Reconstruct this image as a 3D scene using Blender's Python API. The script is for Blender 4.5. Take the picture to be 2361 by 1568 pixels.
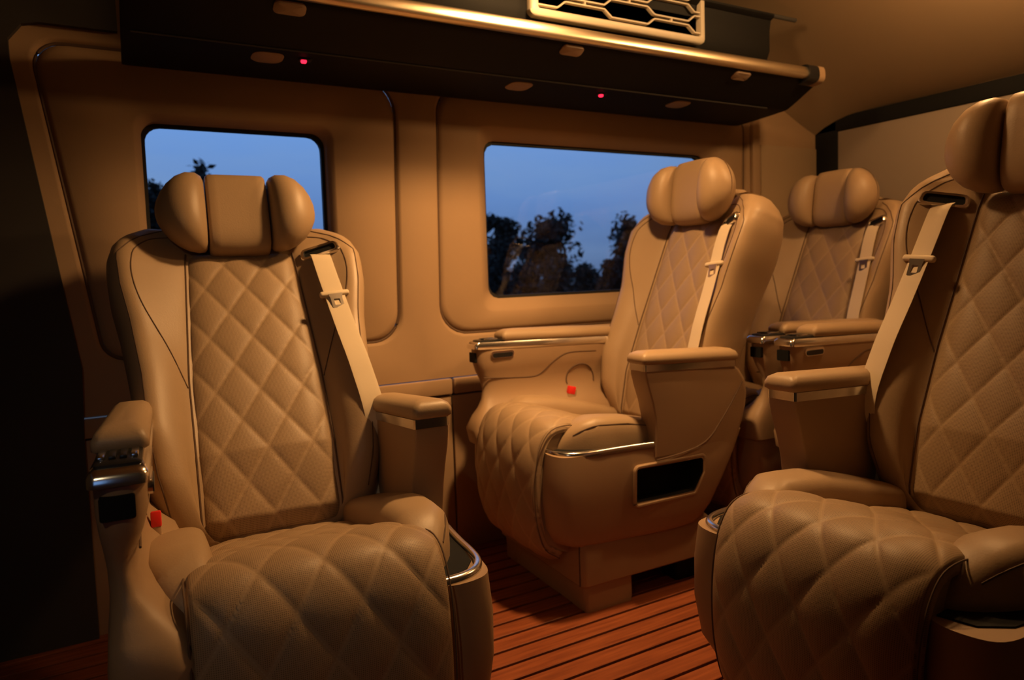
import bpy, bmesh, math, random
import numpy as np
from mathutils import Vector, Matrix

# ------------------------------------------------------------------ scene, camera, world, exposure
sc = bpy.context.scene
for o in list(bpy.data.objects):
    bpy.data.objects.remove(o)
COL = sc.collection
W_PX, H_PX = 2361, 1568
FPX, YAW, PITCH, PPY, CAM_H, ROLL = 1611.8, 28.93, 3.86, 737.2, 1.034, -1.9
_th, _pi, _ro = math.radians(YAW), math.radians(PITCH), math.radians(ROLL)
_F = Vector((math.sin(_th)*math.cos(_pi), math.cos(_th)*math.cos(_pi), -math.sin(_pi)))
_R = Vector((math.cos(_th), -math.sin(_th), 0))
_U = _R.cross(_F)
_R, _U = math.cos(_ro)*_R+math.sin(_ro)*_U, -math.sin(_ro)*_R+math.cos(_ro)*_U
cd = bpy.data.cameras.new('camera'); cam = bpy.data.objects.new('camera', cd); COL.objects.link(cam)
cd.sensor_fit = 'HORIZONTAL'; cd.sensor_width = 36.0; cd.lens = FPX/W_PX*36.0
cd.shift_y = (PPY-H_PX/2)/W_PX
cd.clip_start = 0.02; cd.clip_end = 500
cd.dof.use_dof = True; cd.dof.focus_distance = 1.35; cd.dof.aperture_fstop = 4.0
cam.matrix_world = Matrix(((_R.x, _U.x, -_F.x, 0), (_R.y, _U.y, -_F.y, 0), (_R.z, _U.z, -_F.z, CAM_H), (0, 0, 0, 1)))
sc.camera = cam
sc.view_settings.view_transform = 'Standard'; sc.view_settings.look = 'None'
sc.view_settings.exposure = 0.0; sc.view_settings.gamma = 1.0; sc.view_settings.use_curve_mapping = False

KEY_POWER, KEY_GLOW, REAR_POWER = 13.5, 15.0, 25.0
KEY_AIM, KEY_SPREAD = (-0.12, 0.25, -0.96), 112
LAMP_COL = (1.0, 0.56, 0.22)
READ_POWER, READ_COL = 7.0, (1.0, 0.74, 0.42)
SKY_STRENGTH = 1.15

wd = bpy.data.worlds.new('dusk_sky'); sc.world = wd; wd.use_nodes = True
nt = wd.node_tree; nt.nodes.clear()
wo = nt.nodes.new('ShaderNodeOutputWorld'); bg = nt.nodes.new('ShaderNodeBackground')
tc = nt.nodes.new('ShaderNodeTexCoord'); sp = nt.nodes.new('ShaderNodeSeparateXYZ')
rp = nt.nodes.new('ShaderNodeValToRGB'); nz = nt.nodes.new('ShaderNodeTexNoise'); mx = nt.nodes.new('ShaderNodeMix')
mp = nt.nodes.new('ShaderNodeMapping')
nt.links.new(tc.outputs['Generated'], sp.inputs[0]); nt.links.new(sp.outputs['Z'], rp.inputs[0])
e = rp.color_ramp.elements
e[0].position = 0.0; e[0].color = (0.075, 0.125, 0.26, 1)
e[1].position = 0.22; e[1].color = (0.165, 0.325, 0.68, 1)
k = e.new(0.10); k.color = (0.12, 0.23, 0.50, 1)
k = e.new(1.0); k.color = (0.10, 0.20, 0.44, 1)
mp.inputs['Scale'].default_value = (1.5, 1.5, 6.0); nt.links.new(tc.outputs['Generated'], mp.inputs[0])
nt.links.new(mp.outputs[0], nz.inputs['Vector']); nz.inputs['Scale'].default_value = 2.2; nz.inputs['Detail'].default_value = 4
mr = nt.nodes.new('ShaderNodeMapRange'); mr.inputs[1].default_value = 0.42; mr.inputs[2].default_value = 0.75
nt.links.new(nz.outputs[0], mr.inputs[0]); mr.inputs[3].default_value = 0.0; mr.inputs[4].default_value = 0.45
mx.data_type = 'RGBA'; nt.links.new(mr.outputs[0], mx.inputs[0]); nt.links.new(rp.outputs[0], mx.inputs[6])
mx.inputs[7].default_value = (0.22, 0.33, 0.52, 1)
nt.links.new(mx.outputs[2], bg.inputs[0]); bg.inputs[1].default_value = SKY_STRENGTH
nt.links.new(bg.outputs[0], wo.inputs[0])

# ------------------------------------------------------------------ materials
MATS = {}
def new_mat(name, col, rough=0.5, metal=0.0, bump=None, spec=0.5, emit=None, estr=0.0, var=0.0, vscale=4.0, coat=0.0):
    m = bpy.data.materials.new(name); m.use_nodes = True
    t = m.node_tree; b = t.nodes['Principled BSDF']
    b.inputs['Base Color'].default_value = (*col, 1); b.inputs['Roughness'].default_value = rough
    b.inputs['Metallic'].default_value = metal; b.inputs['Specular IOR Level'].default_value = spec
    b.inputs['Coat Weight'].default_value = coat
    if emit:
        b.inputs['Emission Color'].default_value = (*emit, 1); b.inputs['Emission Strength'].default_value = estr
    c = t.nodes.new('ShaderNodeTexCoord')
    if var > 0:
        n = t.nodes.new('ShaderNodeTexNoise'); n.inputs['Scale'].default_value = vscale; n.inputs['Detail'].default_value = 3
        t.links.new(c.outputs['Object'], n.inputs['Vector'])
        x = t.nodes.new('ShaderNodeMix'); x.data_type = 'RGBA'
        x.inputs[6].default_value = (*[v*(1-var) for v in col], 1); x.inputs[7].default_value = (*[min(1, v*(1+var)) for v in col], 1)
        t.links.new(n.outputs[0], x.inputs[0]); t.links.new(x.outputs[2], b.inputs['Base Color'])
    if bump:
        sc_, st_ = bump
        n = t.nodes.new('ShaderNodeTexNoise'); n.inputs['Scale'].default_value = sc_; n.inputs['Detail'].default_value = 2
        t.links.new(c.outputs['Object'], n.inputs['Vector'])
        bp = t.nodes.new('ShaderNodeBump'); bp.inputs['Strength'].default_value = st_; bp.inputs['Distance'].default_value = 0.001
        t.links.new(n.outputs[0], bp.inputs['Height']); t.links.new(bp.outputs[0], b.inputs['Normal'])
    MATS[name] = m
    return m

LEATHER = (0.36, 0.245, 0.145)
new_mat('tan_leather', LEATHER, 0.46, bump=(260, 0.25), var=0.05, vscale=9, spec=0.4)
new_mat('tan_plastic', (0.33, 0.215, 0.125), 0.5, bump=(600, 0.12), var=0.03, spec=0.35)
new_mat('wall_leather', (0.34, 0.22, 0.125), 0.65, bump=(300, 0.2), var=0.04, spec=0.2)
new_mat('headliner', (0.34, 0.24, 0.145), 0.85, bump=(700, 0.3), var=0.04, spec=0.15)
new_mat('belt_webbing', (0.62, 0.50, 0.35), 0.6, bump=(900, 0.3), spec=0.3)
new_mat('seam_thread', (0.10, 0.055, 0.03), 0.8)
new_mat('black_plastic', (0.012, 0.012, 0.013), 0.35)
new_mat('black_matt', (0.008, 0.008, 0.008), 0.8, spec=0.2)
new_mat('shelf_black', (0.005, 0.0045, 0.004), 0.6, bump=(500, 0.1), spec=0.2)
new_mat('chrome', (0.88, 0.85, 0.81), 0.18, 1.0)
new_mat('satin_metal', (0.66, 0.64, 0.62), 0.2, 1.0)
new_mat('gold_rail', (0.86, 0.74, 0.55), 0.33, 1.0, bump=(200, 0.05))
new_mat('cream_paint', (0.62, 0.54, 0.42), 0.45)
new_mat('red_plastic', (0.75, 0.025, 0.02), 0.4)
new_mat('red_led', (0.6, 0.0, 0.02), 0.4, emit=(1.0, 0.02, 0.06), estr=2.2)
new_mat('reading_lens', (0.30, 0.20, 0.13), 0.5)
new_mat('lamp_glow', (1, 0.9, 0.75), 0.5, emit=(1.0, 0.66, 0.34), estr=6.0)
new_mat('rubber', (0.01, 0.01, 0.011), 0.6)
new_mat('shade_cloth', (0.30, 0.235, 0.18), 0.9, bump=(400, 0.2))
new_mat('floor_base', (0.012, 0.008, 0.006), 0.7)
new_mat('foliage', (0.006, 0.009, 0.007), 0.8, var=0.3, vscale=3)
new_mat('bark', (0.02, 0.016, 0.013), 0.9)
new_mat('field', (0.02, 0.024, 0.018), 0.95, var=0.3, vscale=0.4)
new_mat('dark_panel', (0.045, 0.04, 0.036), 0.7, bump=(300, 0.1), spec=0.25)

DL, DU = 0.051, 0.077          # quilting: half pitch across and along
def quilt_mat(name, perforated, stitch):
    m = new_mat(name, LEATHER, 0.5, spec=0.35)
    t = m.node_tree; b = t.nodes['Principled BSDF']; L = t.links
    uv = t.nodes.new('ShaderNodeUVMap'); s = t.nodes.new('ShaderNodeSeparateXYZ'); L.new(uv.outputs[0], s.inputs[0])
    def M(op, a, bb=None, c=None):
        n = t.nodes.new('ShaderNodeMath'); n.operation = op
        for i, v in enumerate((a, bb, c)):
            if v is None: continue
            if isinstance(v, (int, float)): n.inputs[i].default_value = v
            else: L.new(v, n.inputs[i])
        return n.outputs[0]
    x, y = s.outputs['X'], s.outputs['Y']
    p = M('DIVIDE', x, DL*2); q = M('DIVIDE', y, DU*2)
    def line(v):
        f = M('FRACT', M('ADD', v, 0.5)); return M('ABSOLUTE', M('SUBTRACT', f, 0.5))
    a = line(M('ADD', p, q)); c = line(M('SUBTRACT', p, q))
    d = M('MINIMUM', a, c)
    on = M('LESS_THAN', d, 0.010)
    dash = M('LESS_THAN', M('FRACT', M('MULTIPLY', y, 190.0)), 0.62)
    on = M('MULTIPLY', on, dash)
    mixc = t.nodes.new('ShaderNodeMix'); mixc.data_type = 'RGBA'
    mixc.inputs[6].default_value = (*LEATHER, 1); mixc.inputs[7].default_value = (*stitch, 1); L.new(on, mixc.inputs[0])
    out = mixc.outputs[2]
    if perforated:
        pit = 0.0030
        fx = M('SUBTRACT', M('FRACT', M('DIVIDE', x, pit)), 0.5); fy = M('SUBTRACT', M('FRACT', M('DIVIDE', y, pit)), 0.5)
        r = M('ADD', M('MULTIPLY', fx, fx), M('MULTIPLY', fy, fy))
        hole = M('MULTIPLY', M('LESS_THAN', r, 0.05), M('GREATER_THAN', d, 0.05))
        m2 = t.nodes.new('ShaderNodeMix'); m2.data_type = 'RGBA'; L.new(hole, m2.inputs[0]); L.new(out, m2.inputs[6])
        m2.inputs[7].default_value = (0.08, 0.048, 0.028, 1); out = m2.outputs[2]
    L.new(out, b.inputs['Base Color'])
    cc = t.nodes.new('ShaderNodeTexCoord'); n = t.nodes.new('ShaderNodeTexNoise'); n.inputs['Scale'].default_value = 280
    L.new(cc.outputs['Object'], n.inputs['Vector'])
    bp = t.nodes.new('ShaderNodeBump'); bp.inputs['Strength'].default_value = 0.25; bp.inputs['Distance'].default_value = 0.001
    L.new(n.outputs[0], bp.inputs['Height']); L.new(bp.outputs[0], b.inputs['Normal'])
    return m
quilt_mat('quilted_leather', True, (0.41, 0.29, 0.18))

def wood_mat():
    m = new_mat('red_wood', (0.30, 0.085, 0.03), 0.42, spec=0.4)
    t = m.node_tree; b = t.nodes['Principled BSDF']
    c = t.nodes.new('ShaderNodeTexCoord'); oi = t.nodes.new('ShaderNodeObjectInfo')
    ad = t.nodes.new('ShaderNodeVectorMath'); ad.operation = 'ADD'
    t.links.new(c.outputs['Object'], ad.inputs[0]); t.links.new(oi.outputs['Location'], ad.inputs[1])
    mp_ = t.nodes.new('ShaderNodeMapping'); mp_.inputs['Scale'].default_value = (6, 90, 10); t.links.new(ad.outputs[0], mp_.inputs[0])
    n = t.nodes.new('ShaderNodeTexNoise'); n.inputs['Scale'].default_value = 1.0; n.inputs['Detail'].default_value = 5
    t.links.new(mp_.outputs[0], n.inputs['Vector'])
    r = t.nodes.new('ShaderNodeValToRGB'); r.color_ramp.elements[0].position = 0.3; r.color_ramp.elements[1].position = 0.7
    r.color_ramp.elements[0].color = (0.16, 0.038, 0.014, 1); r.color_ramp.elements[1].color = (0.29, 0.080, 0.027, 1)
    t.links.new(n.outputs[0], r.inputs[0]); t.links.new(r.outputs[0], b.inputs['Base Color'])
wood_mat()

def glass_mat():
    m = bpy.data.materials.new('window_glass'); m.use_nodes = True; t = m.node_tree; t.nodes.clear()
    o = t.nodes.new('ShaderNodeOutputMaterial'); tr = t.nodes.new('ShaderNodeBsdfTransparent'); g = t.nodes.new('ShaderNodeBsdfGlossy')
    tr.inputs[0].default_value = (0.93, 0.96, 0.98, 1); g.inputs['Roughness'].default_value = 0.02
    f = t.nodes.new('ShaderNodeFresnel'); f.inputs[0].default_value = 1.35; x = t.nodes.new('ShaderNodeMixShader')
    t.links.new(f.outputs[0], x.inputs[0]); t.links.new(tr.outputs[0], x.inputs[1]); t.links.new(g.outputs[0], x.inputs[2])
    t.links.new(x.outputs[0], o.inputs[0]); MATS['window_glass'] = m
glass_mat()

# ------------------------------------------------------------------ mesh helpers
def build(name, verts, faces, mat, parent=None, smooth=True, sharp=38, uv=None, recalc=True):
    me = bpy.data.meshes.new(name)
    me.from_pydata([tuple(map(float, v)) for v in verts], [], faces)
    if uv is not None:
        lay = me.uv_layers.new(name='UVMap')
        idx = np.empty(len(me.loops), dtype=np.int32); me.loops.foreach_get('vertex_index', idx)
        lay.data.foreach_set('uv', np.asarray(uv, dtype=np.float32)[idx].ravel())
    if recalc:
        bm = bmesh.new(); bm.from_mesh(me); bmesh.ops.recalc_face_normals(bm, faces=bm.faces); bm.to_mesh(me); bm.free()
    if smooth:
        me.shade_smooth()
        if sharp: me.set_sharp_from_angle(angle=math.radians(sharp))
    me.materials.append(MATS[mat])
    o = bpy.data.objects.new(name, me); COL.objects.link(o)
    if parent: o.parent = parent
    return o

def loft(loops, cap=True, closed=True, wrap=False):
    n = len(loops[0]); V = [p for l in loops for p in l]; Fc = []
    rng = range(n) if closed else range(n-1)
    K = len(loops)
    for i in range(K if wrap else K-1):
        i2 = (i+1) % K
        for j in rng:
            j2 = (j+1) % n
            Fc.append((i*n+j, i*n+j2, i2*n+j2, i2*n+j))
    if cap and not wrap:
        for base in (0, (K-1)*n):
            l = loops[0] if base == 0 else loops[-1]
            c = tuple(np.mean(np.array(l, float), axis=0)); V.append(c); ci = len(V)-1
            for j in rng:
                Fc.append((base+j, base+(j+1) % n, ci))
    return V, Fc

def chaikin(P, it=2, closed=True):
    P = np.array(P, float)
    for _ in range(it):
        if closed:
            Q = np.roll(P, -1, axis=0)
            P = np.stack([0.75*P+0.25*Q, 0.25*P+0.75*Q], 1).reshape(-1, P.shape[1])
        else:
            A, B = P[:-1], P[1:]
            P = np.vstack([P[:1], np.stack([0.75*A+0.25*B, 0.25*A+0.75*B], 1).reshape(-1, P.shape[1]), P[-1:]])
    return P

def catmull(P, n):
    P = np.array(P, float); t = np.concatenate([[0], np.cumsum(np.linalg.norm(np.diff(P, axis=0), axis=1))])
    Pp = np.vstack([2*P[0]-P[1], P, 2*P[-1]-P[-2]])
    s = np.linspace(0, t[-1], n); out = []
    for v in s:
        i = min(np.searchsorted(t, v, side='right')-1, len(P)-2); f = (v-t[i])/max(1e-9, t[i+1]-t[i])
        a, b, c, d = Pp[i:i+4]
        out.append(0.5*((2*b)+(-a+c)*f+(2*a-5*b+4*c-d)*f*f+(-a+3*b-3*c+d)*f**3))
    return np.array(out)

def tube(path, r, seg=8, closed=False, flat=None):
    """round bar along a path; flat=(width direction vector, half width, half thickness) makes a strap section"""
    P = np.array(path, float); n = len(P); loops = []
    for i in range(n):
        a = P[(i-1) % n] if (closed or i > 0) else P[i]; b = P[(i+1) % n] if (closed or i < n-1) else P[i]
        T = b-a; T /= max(1e-9, np.linalg.norm(T))
        ref = np.array(flat[0], float) if flat else (np.array([0, 0, 1.]) if abs(T[2]) < 0.9 else np.array([1., 0, 0]))
        A = ref-T*(ref@T); A /= max(1e-9, np.linalg.norm(A)); Bn = np.cross(T, A)
        ra, rb = (flat[1], flat[2]) if flat else (r, r)
        l = []
        for k_ in range(seg):
            an = 2*math.pi*(k_+0.5)/seg; c_, s_ = math.cos(an), math.sin(an)
            if flat:
                c_ = math.copysign(abs(c_)**0.35, c_); s_ = math.copysign(abs(s_)**0.35, s_)
            l.append(tuple(P[i]+A*ra*c_+Bn*rb*s_))
        loops.append(l)
    return loft(loops, cap=not closed, wrap=closed)

def merge(*vf):
    V, Fc = [], []
    for v, f in vf:
        o = len(V); V += list(v); Fc += [tuple(i+o for i in q) for q in f]
    return V, Fc

def rbox(cx, cy, cz, sx, sy, sz, r=0.004, seg=2):
    """box with rounded edges"""
    bm = bmesh.new(); bmesh.ops.create_cube(bm, size=1.0)
    bmesh.ops.scale(bm, vec=(sx, sy, sz), verts=bm.verts)
    bmesh.ops.bevel(bm, geom=bm.edges[:], offset=min(r, 0.45*min(sx, sy, sz)), segments=seg, affect='EDGES', profile=0.5)
    bmesh.ops.translate(bm, vec=(cx, cy, cz), verts=bm.verts)
    V = [tuple(v.co) for v in bm.verts]; bm.verts.index_update(); Fc = [tuple(v.index for v in f.verts) for f in bm.faces]; bm.free()
    return V, Fc

def xform(vf, M):
    return [tuple(M @ Vector(v)) for v in vf[0]], vf[1]

def round_poly(pts, radii, seg=8):
    P = [Vector((p[0], p[1])) for p in pts]; n = len(P); out = []
    if isinstance(radii, (int, float)): radii = [radii]*n
    for i in range(n):
        p, a, b = P[i], P[i-1], P[(i+1) % n]
        d1 = (a-p).normalized(); d2 = (b-p).normalized(); an = d1.angle(d2); r = radii[i]
        if r <= 0: out.append((p.x, p.y)); continue
        t = min(r/math.tan(an/2), 0.49*(a-p).length, 0.49*(b-p).length); rr = t*math.tan(an/2)
        c = p+(d1+d2).normalized()*(rr/math.sin(an/2))
        s0 = p+d1*t-c; s1 = p+d2*t-c; tot = math.atan2(s0.x*s1.y-s0.y*s1.x, s0.dot(s1))
        for k_ in range(seg+1):
            th = tot*k_/seg; ct, st = math.cos(th), math.sin(th)
            out.append((c.x+s0.x*ct-s0.y*st, c.y+s0.x*st+s0.y*ct))
    return out

def tag(o, label=None, cat=None, group=None, kind=None):
    if label: o['label'] = label
    if cat: o['category'] = cat
    if group: o['group'] = group
    if kind: o['kind'] = kind
    return o
def empty(name, loc=(0, 0, 0), rz=0.0):
    o = bpy.data.objects.new(name, None); o.empty_display_size = 0.1; COL.objects.link(o)
    o.location = loc; o.rotation_euler = (0, 0, rz); return o
def part(name, vf, mat, parent, **kw):
    return build(name, vf[0], vf[1], mat, parent, **kw)

# ------------------------------------------------------------------ the van body
WY, NY, X0, X1, ZC = 2.36, -0.14, -1.0, 3.10, 2.10
# floor: dark base, each plank its own piece
fl = part('floor', rbox((X0+X1)/2, (WY+NY)/2, -0.045, X1-X0, WY-NY+0.1, 0.05, 0.002), 'floor_base', None, smooth=False); fl['kind'] = 'structure'
pitch = 0.0672; y = 1.505-25*pitch; pm = None
pv = rbox(0, 0, -0.008, X1-X0-0.01, pitch-0.0105, 0.022, 0.0015, 1)
while y < WY-0.02:
    if y > NY+0.03:
        if pm is None:
            o = part('plank', pv, 'red_wood', fl, sharp=30); pm = o.data
        else:
            o = bpy.data.objects.new('plank', pm); COL.objects.link(o); o.parent = fl
        o.location = ((X0+X1)/2, y+pitch/2, 0)
    y += pitch

def ray_hit(loop, c, ang):
    dx, dy = math.cos(ang), math.sin(ang); best = None
    n = len(loop)
    for i in range(n):
        ax, ay = loop[i]; bx, by = loop[(i+1) % n]
        ex, ey = bx-ax, by-ay; den = dx*ey-dy*ex
        if abs(den) < 1e-12: continue
        t = ((ax-c[0])*ey-(ay-c[1])*ex)/den; s = ((ax-c[0])*dy-(ay-c[1])*dx)/den
        if t > 0 and -1e-6 <= s <= 1+1e-6 and (best is None or t > best): best = t
    return (c[0]+dx*best, c[1]+dy*best)
def rings(loops_y, c, N=220, extra=()):
    """several outlines (x,z) at given depths, bridged one to the next around centre c"""
    angs = sorted(set([2*math.pi*i/N for i in range(N)] + [math.atan2(p[1]-c[1], p[0]-c[0]) % (2*math.pi) for p in extra]))
    L = []
    for loop, yy in loops_y:
        L.append([(h[0], yy, h[1]) for h in (ray_hit(loop, c, a) for a in angs)])
    return loft(L, cap=False)
def rect(x0, x1, z0, z1): return [(x0, z0), (x1, z0), (x1, z1), (x0, z1)]
def grow(loop, d):
    c = np.mean(np.array(loop), axis=0); return [(p[0]+(d if p[0] > c[0] else -d), p[1]+(d if p[1] > c[1] else -d)) for p in loop]

PA = round_poly([(-0.075, 0.80), (0.865, 0.79), (0.885, 1.735), (-0.205, 1.735)], [0.07, 0.10, 0.12, 0.07], 12)
PB = round_poly([(0.995, 0.80), (2.585, 0.79), (2.60, 1.735), (1.015, 1.735)], [0.11, 0.09, 0.06, 0.11], 12)
W1 = round_poly(rect(0.073, 0.628, 0.935, 1.525), 0.045, 8)
W2 = round_poly(rect(1.232, 2.375, 0.935, 1.542), 0.045, 8)
cA, cB = (0.35, 1.23), (1.80, 1.23)
SPLIT = 0.94
def inset(loop, c, d):
    out = []
    for p in loop:
        v = Vector((p[0]-c[0], p[1]-c[1])); k_ = max(abs(v.x), abs(v.y)); out.append((p[0]-math.copysign(min(d, abs(v.x)), v.x), p[1]-math.copysign(min(d, abs(v.y)), v.y)))
    return out
rA = rect(X0, SPLIT, 0.655, 2.12); rB = rect(SPLIT, X1, 0.655, 2.12)
vA = rings([(rA, WY), (PA, WY), (inset(PA, cA, 0.008), WY+0.004), (inset(PA, cA, 0.014), WY+0.022)], cA, extra=rA)
vB = rings([(rB, WY), (PB, WY), (inset(PB, cB, 0.008), WY+0.004), (inset(PB, cB, 0.014), WY+0.022)], cB, extra=rB)
w = part('wall_left', merge(vA, vB), 'wall_leather', None, sharp=50); w['kind'] = 'structure'
for nm, P_, Wn, c in (('window_panel', PA, W1, cA), ('window_panel', PB, W2, cB)):
    big = c is cB
    cw = np.mean(np.array(Wn), axis=0)
    o1 = inset(P_, c, 0.016); o2 = inset(P_, c, 0.020); o3 = inset(P_, c, 0.035)
    g1 = [(p[0]+math.copysign(0.050 if big else 0.022, p[0]-cw[0]), p[1]+math.copysign(0.05 if big else 0.022, p[1]-cw[1])) for p in Wn]
    g2 = [(p[0]+math.copysign(0.040 if big else 0.016, p[0]-cw[0]), p[1]+math.copysign(0.042 if big else 0.016, p[1]-cw[1])) for p in Wn]
    v = rings([(o1, WY+0.024), (o2, WY+0.013), (o3, WY+0.008), (g1, WY+0.008), (g2, WY+0.014), (Wn, WY+0.05 if big else WY+0.03), (Wn, WY+0.075)], c)
    part(nm, v, 'wall_leather', w, sharp=60)
    # groove bead round the panel
    bead = [(p[0], WY+0.016, p[1]) for p in inset(P_, c, 0.0145)]
    part('groove', tube(bead, 0.005, 6, closed=True), 'seam_thread', w)
# lower wall: ledge and lining panels
tr = part('trim_1', rbox((X0+SPLIT+0.1)/2-0.0, WY+0.004, 0.622, 1.04-X0, 0.03, 0.058, 0.006), 'wall_leather', None); tr['kind'] = 'structure'
tr = part('trim_2', rbox((1.046+X1)/2, WY+0.004, 0.622, X1-1.046, 0.03, 0.058, 0.006), 'wall_leather', None); tr['kind'] = 'structure'
lw = part('wall_lower', rbox((X0+X1)/2, WY+0.045, 0.30, X1-X0, 0.06, 0.70, 0.002), 'seam_thread', None); lw['kind'] = 'structure'
for xa, xb in ((X0, 0.30), (0.306, 1.037), (1.043, 1.85), (1.856, X1)):
    part('lining_panel', rbox((xa+xb)/2, WY+0.008, 0.292, xb-xa, 0.02, 0.59, 0.005), 'tan_plastic', lw)
# far end of the side wall: post and seam
part('trim_3', rbox(2.635, WY-0.006, 1.30, 0.05, 0.03, 1.30, 0.008), 'tan_plastic', None)['kind'] = 'structure'
part('trim_4', rbox(2.88, WY+0.0, 1.10, 0.40, 0.012, 1.0, 0.004), 'headliner', None)['kind'] = 'structure'

# dark door post in front of the first window panel
dp = [(X0, 0.0), (-0.125, 0.0), (-0.125, 0.60), (-0.118, 0.80), (-0.232, 1.66), (-0.232, 1.71), (-0.20, 1.752), (-0.16, 1.762), (0.03, 1.762), (0.03, 2.12), (X0, 2.12)]
dc = (-0.6, 1.85)
def prism(poly, y0, y1):
    n = len(poly); V = [(p[0], y0, p[1]) for p in poly]+[(p[0], y1, p[1]) for p in poly]
    return V, [tuple(range(n)), tuple(range(2*n-1, n-1, -1))]+[(i, (i+1) % n, n+(i+1) % n, n+i) for i in range(n)]
part('trim_5', prism(dp, WY-0.022, WY-0.0005), 'dark_panel', None, smooth=False)['kind'] = 'structure'

# windows
for n_, Wn in ((1, W1), (2, W2)):
    we = empty('window_%d' % n_, (0, 0, 0)); we['kind'] = 'structure'
    cw = tuple(np.mean(np.array(Wn), axis=0))
    inn = inset(Wn, cw, 0.011); out = [(p[0]+math.copysign(0.01, p[0]-cw[0]), p[1]+math.copysign(0.01, p[1]-cw[1])) for p in Wn]
    L = [(out, WY+0.066), (inn, WY+0.066), (inn, WY+0.085), (out, WY+0.085), (out, WY+0.066)]
    part('window_frame', rings(L, cw, 160), 'rubber', we, sharp=50)
    pl = [(p[0], WY+0.074, p[1]) for p in out]; pb = [(p[0], WY+0.079, p[1]) for p in out]
    part('pane', loft([pl, pb]), 'window_glass', we, smooth=False)

# rear wall with blind
def ceil_z(x, y):
    side = 0.08*(abs(y-(WY+NY)/2)/1.25)**9
    r = max(0.0, min(1.0, (x-2.15)/(X1-2.15))); rear = 0.36*(r*r*(3-2*r))*0.55+0.36*0.45*r*r
    return ZC-side-rear
rw = part('wall_rear', rbox(X1+0.03, (WY+NY)/2, 0.95, 0.06, WY-NY+0.1, 2.1, 0.002), 'tan_plastic', None); rw['kind'] = 'structure'
r3 = empty('window_3', (0, 0, 0)); r3['kind'] = 'structure'
part('window_frame', rbox(X1-0.012, 2.302, 1.20, 0.03, 0.125, 1.06, 0.006), 'black_matt', r3)
part('window_frame', rbox(X1-0.012, (WY+NY)/2, 1.70, 0.03, WY-NY, 0.070, 0.006), 'black_matt', r3)
part('blind', rbox(X1-0.008, (2.24+NY+0.1)/2, 1.17, 0.018, 2.24-NY-0.1, 1.0, 0.003), 'shade_cloth', r3)

# ceiling
NXc, NYc = 60, 40; V = []
for i in range(NXc+1):
    for j in range(NYc+1):
        xx = X0+(X1-X0)*i/NXc; yy = NY-0.01+(WY-NY+0.02)*j/NYc; V.append((xx, yy, ceil_z(xx, yy)))
o_ = len(V); V += [(a, b, 2.16) for a, b, c in V]
Fc = []
for i in range(NXc):
    for j in range(NYc):
        a = i*(NYc+1)+j; q = (a, a+1, a+NYc+2, a+NYc+1); Fc += [q, tuple(k_+o_ for k_ in reversed(q))]
ce = build('ceiling', V, Fc, 'headliner', None, recalc=False); ce['kind'] = 'structure'
# near side of the van: unseen door, shut and dark to block sky light
dn = NY-0.03; DX0, DX1, DZ0, DZ1 = -0.70, -0.30, 1.02, 1.42
nw = merge(rbox((DX1+X1)/2, dn, 1.05, X1-DX1, 0.06, 2.14, 0.01), rbox((X0+DX0)/2, dn, 1.05, DX0-X0, 0.06, 2.14, 0.01),
           rbox((DX0+DX1)/2, dn, DZ0/2-0.01, DX1-DX0, 0.06, DZ0+0.02, 0.005), rbox((DX0+DX1)/2, dn, (DZ1+2.12)/2, DX1-DX0, 0.06, 2.12-DZ1, 0.005))
o = part('wall_right', nw, 'dark_panel', None); o['kind'] = 'structure'
d4 = empty('window_4', (0, 0, 0)); d4['kind'] = 'structure'  # unseen window, added to let in a little fill light
part('pane', rbox((DX0+DX1)/2, dn, (DZ0+DZ1)/2, DX1-DX0+0.01, 0.006, DZ1-DZ0+0.01, 0.001, 1), 'window_glass', d4, smooth=False)
o = part('wall_front', rbox(X0-0.03, (WY+NY)/2, 1.05, 0.06, WY-NY+0.1, 2.1, 0.01), 'dark_panel', None); o['kind'] = 'structure'

# ------------------------------------------------------------------ overhead shelf
SX0, SX1 = 0.035, 2.50
sh = empty('overhead_shelf', (1.27, 2.1, 1.67)); tag(sh, 'long black overhead shelf with gold rail above the side windows', 'shelf')
def sp_(x, prof): return [(x-1.27, p[0]-2.1, p[1]-1.67) for p in prof]
prof = chaikin([(1.900, 1.79), (1.905, 1.757), (1.935, 1.742), (2.045, 1.684), (2.075, 1.678), (2.30, 1.668), (2.352, 1.668), (2.352, 1.70), (2.10, 1.745), (1.95, 1.79)], 2)
xs = [SX0, SX0+0.006, SX0+0.02]+list(np.linspace(SX0+0.1, SX1-0.04, 12))+[SX1-0.02, SX1-0.006, SX1]
cpf = prof.mean(axis=0)
def shr(x):
    d = min(x-SX0, SX1-x); return 0.985 if d < 0.003 else (0.995 if d < 0.015 else 1.0)
part('shelf_body', loft([sp_(x, cpf+(prof-cpf)*shr(x)) for x in xs]), 'shelf_black', sh, sharp=40)
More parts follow.
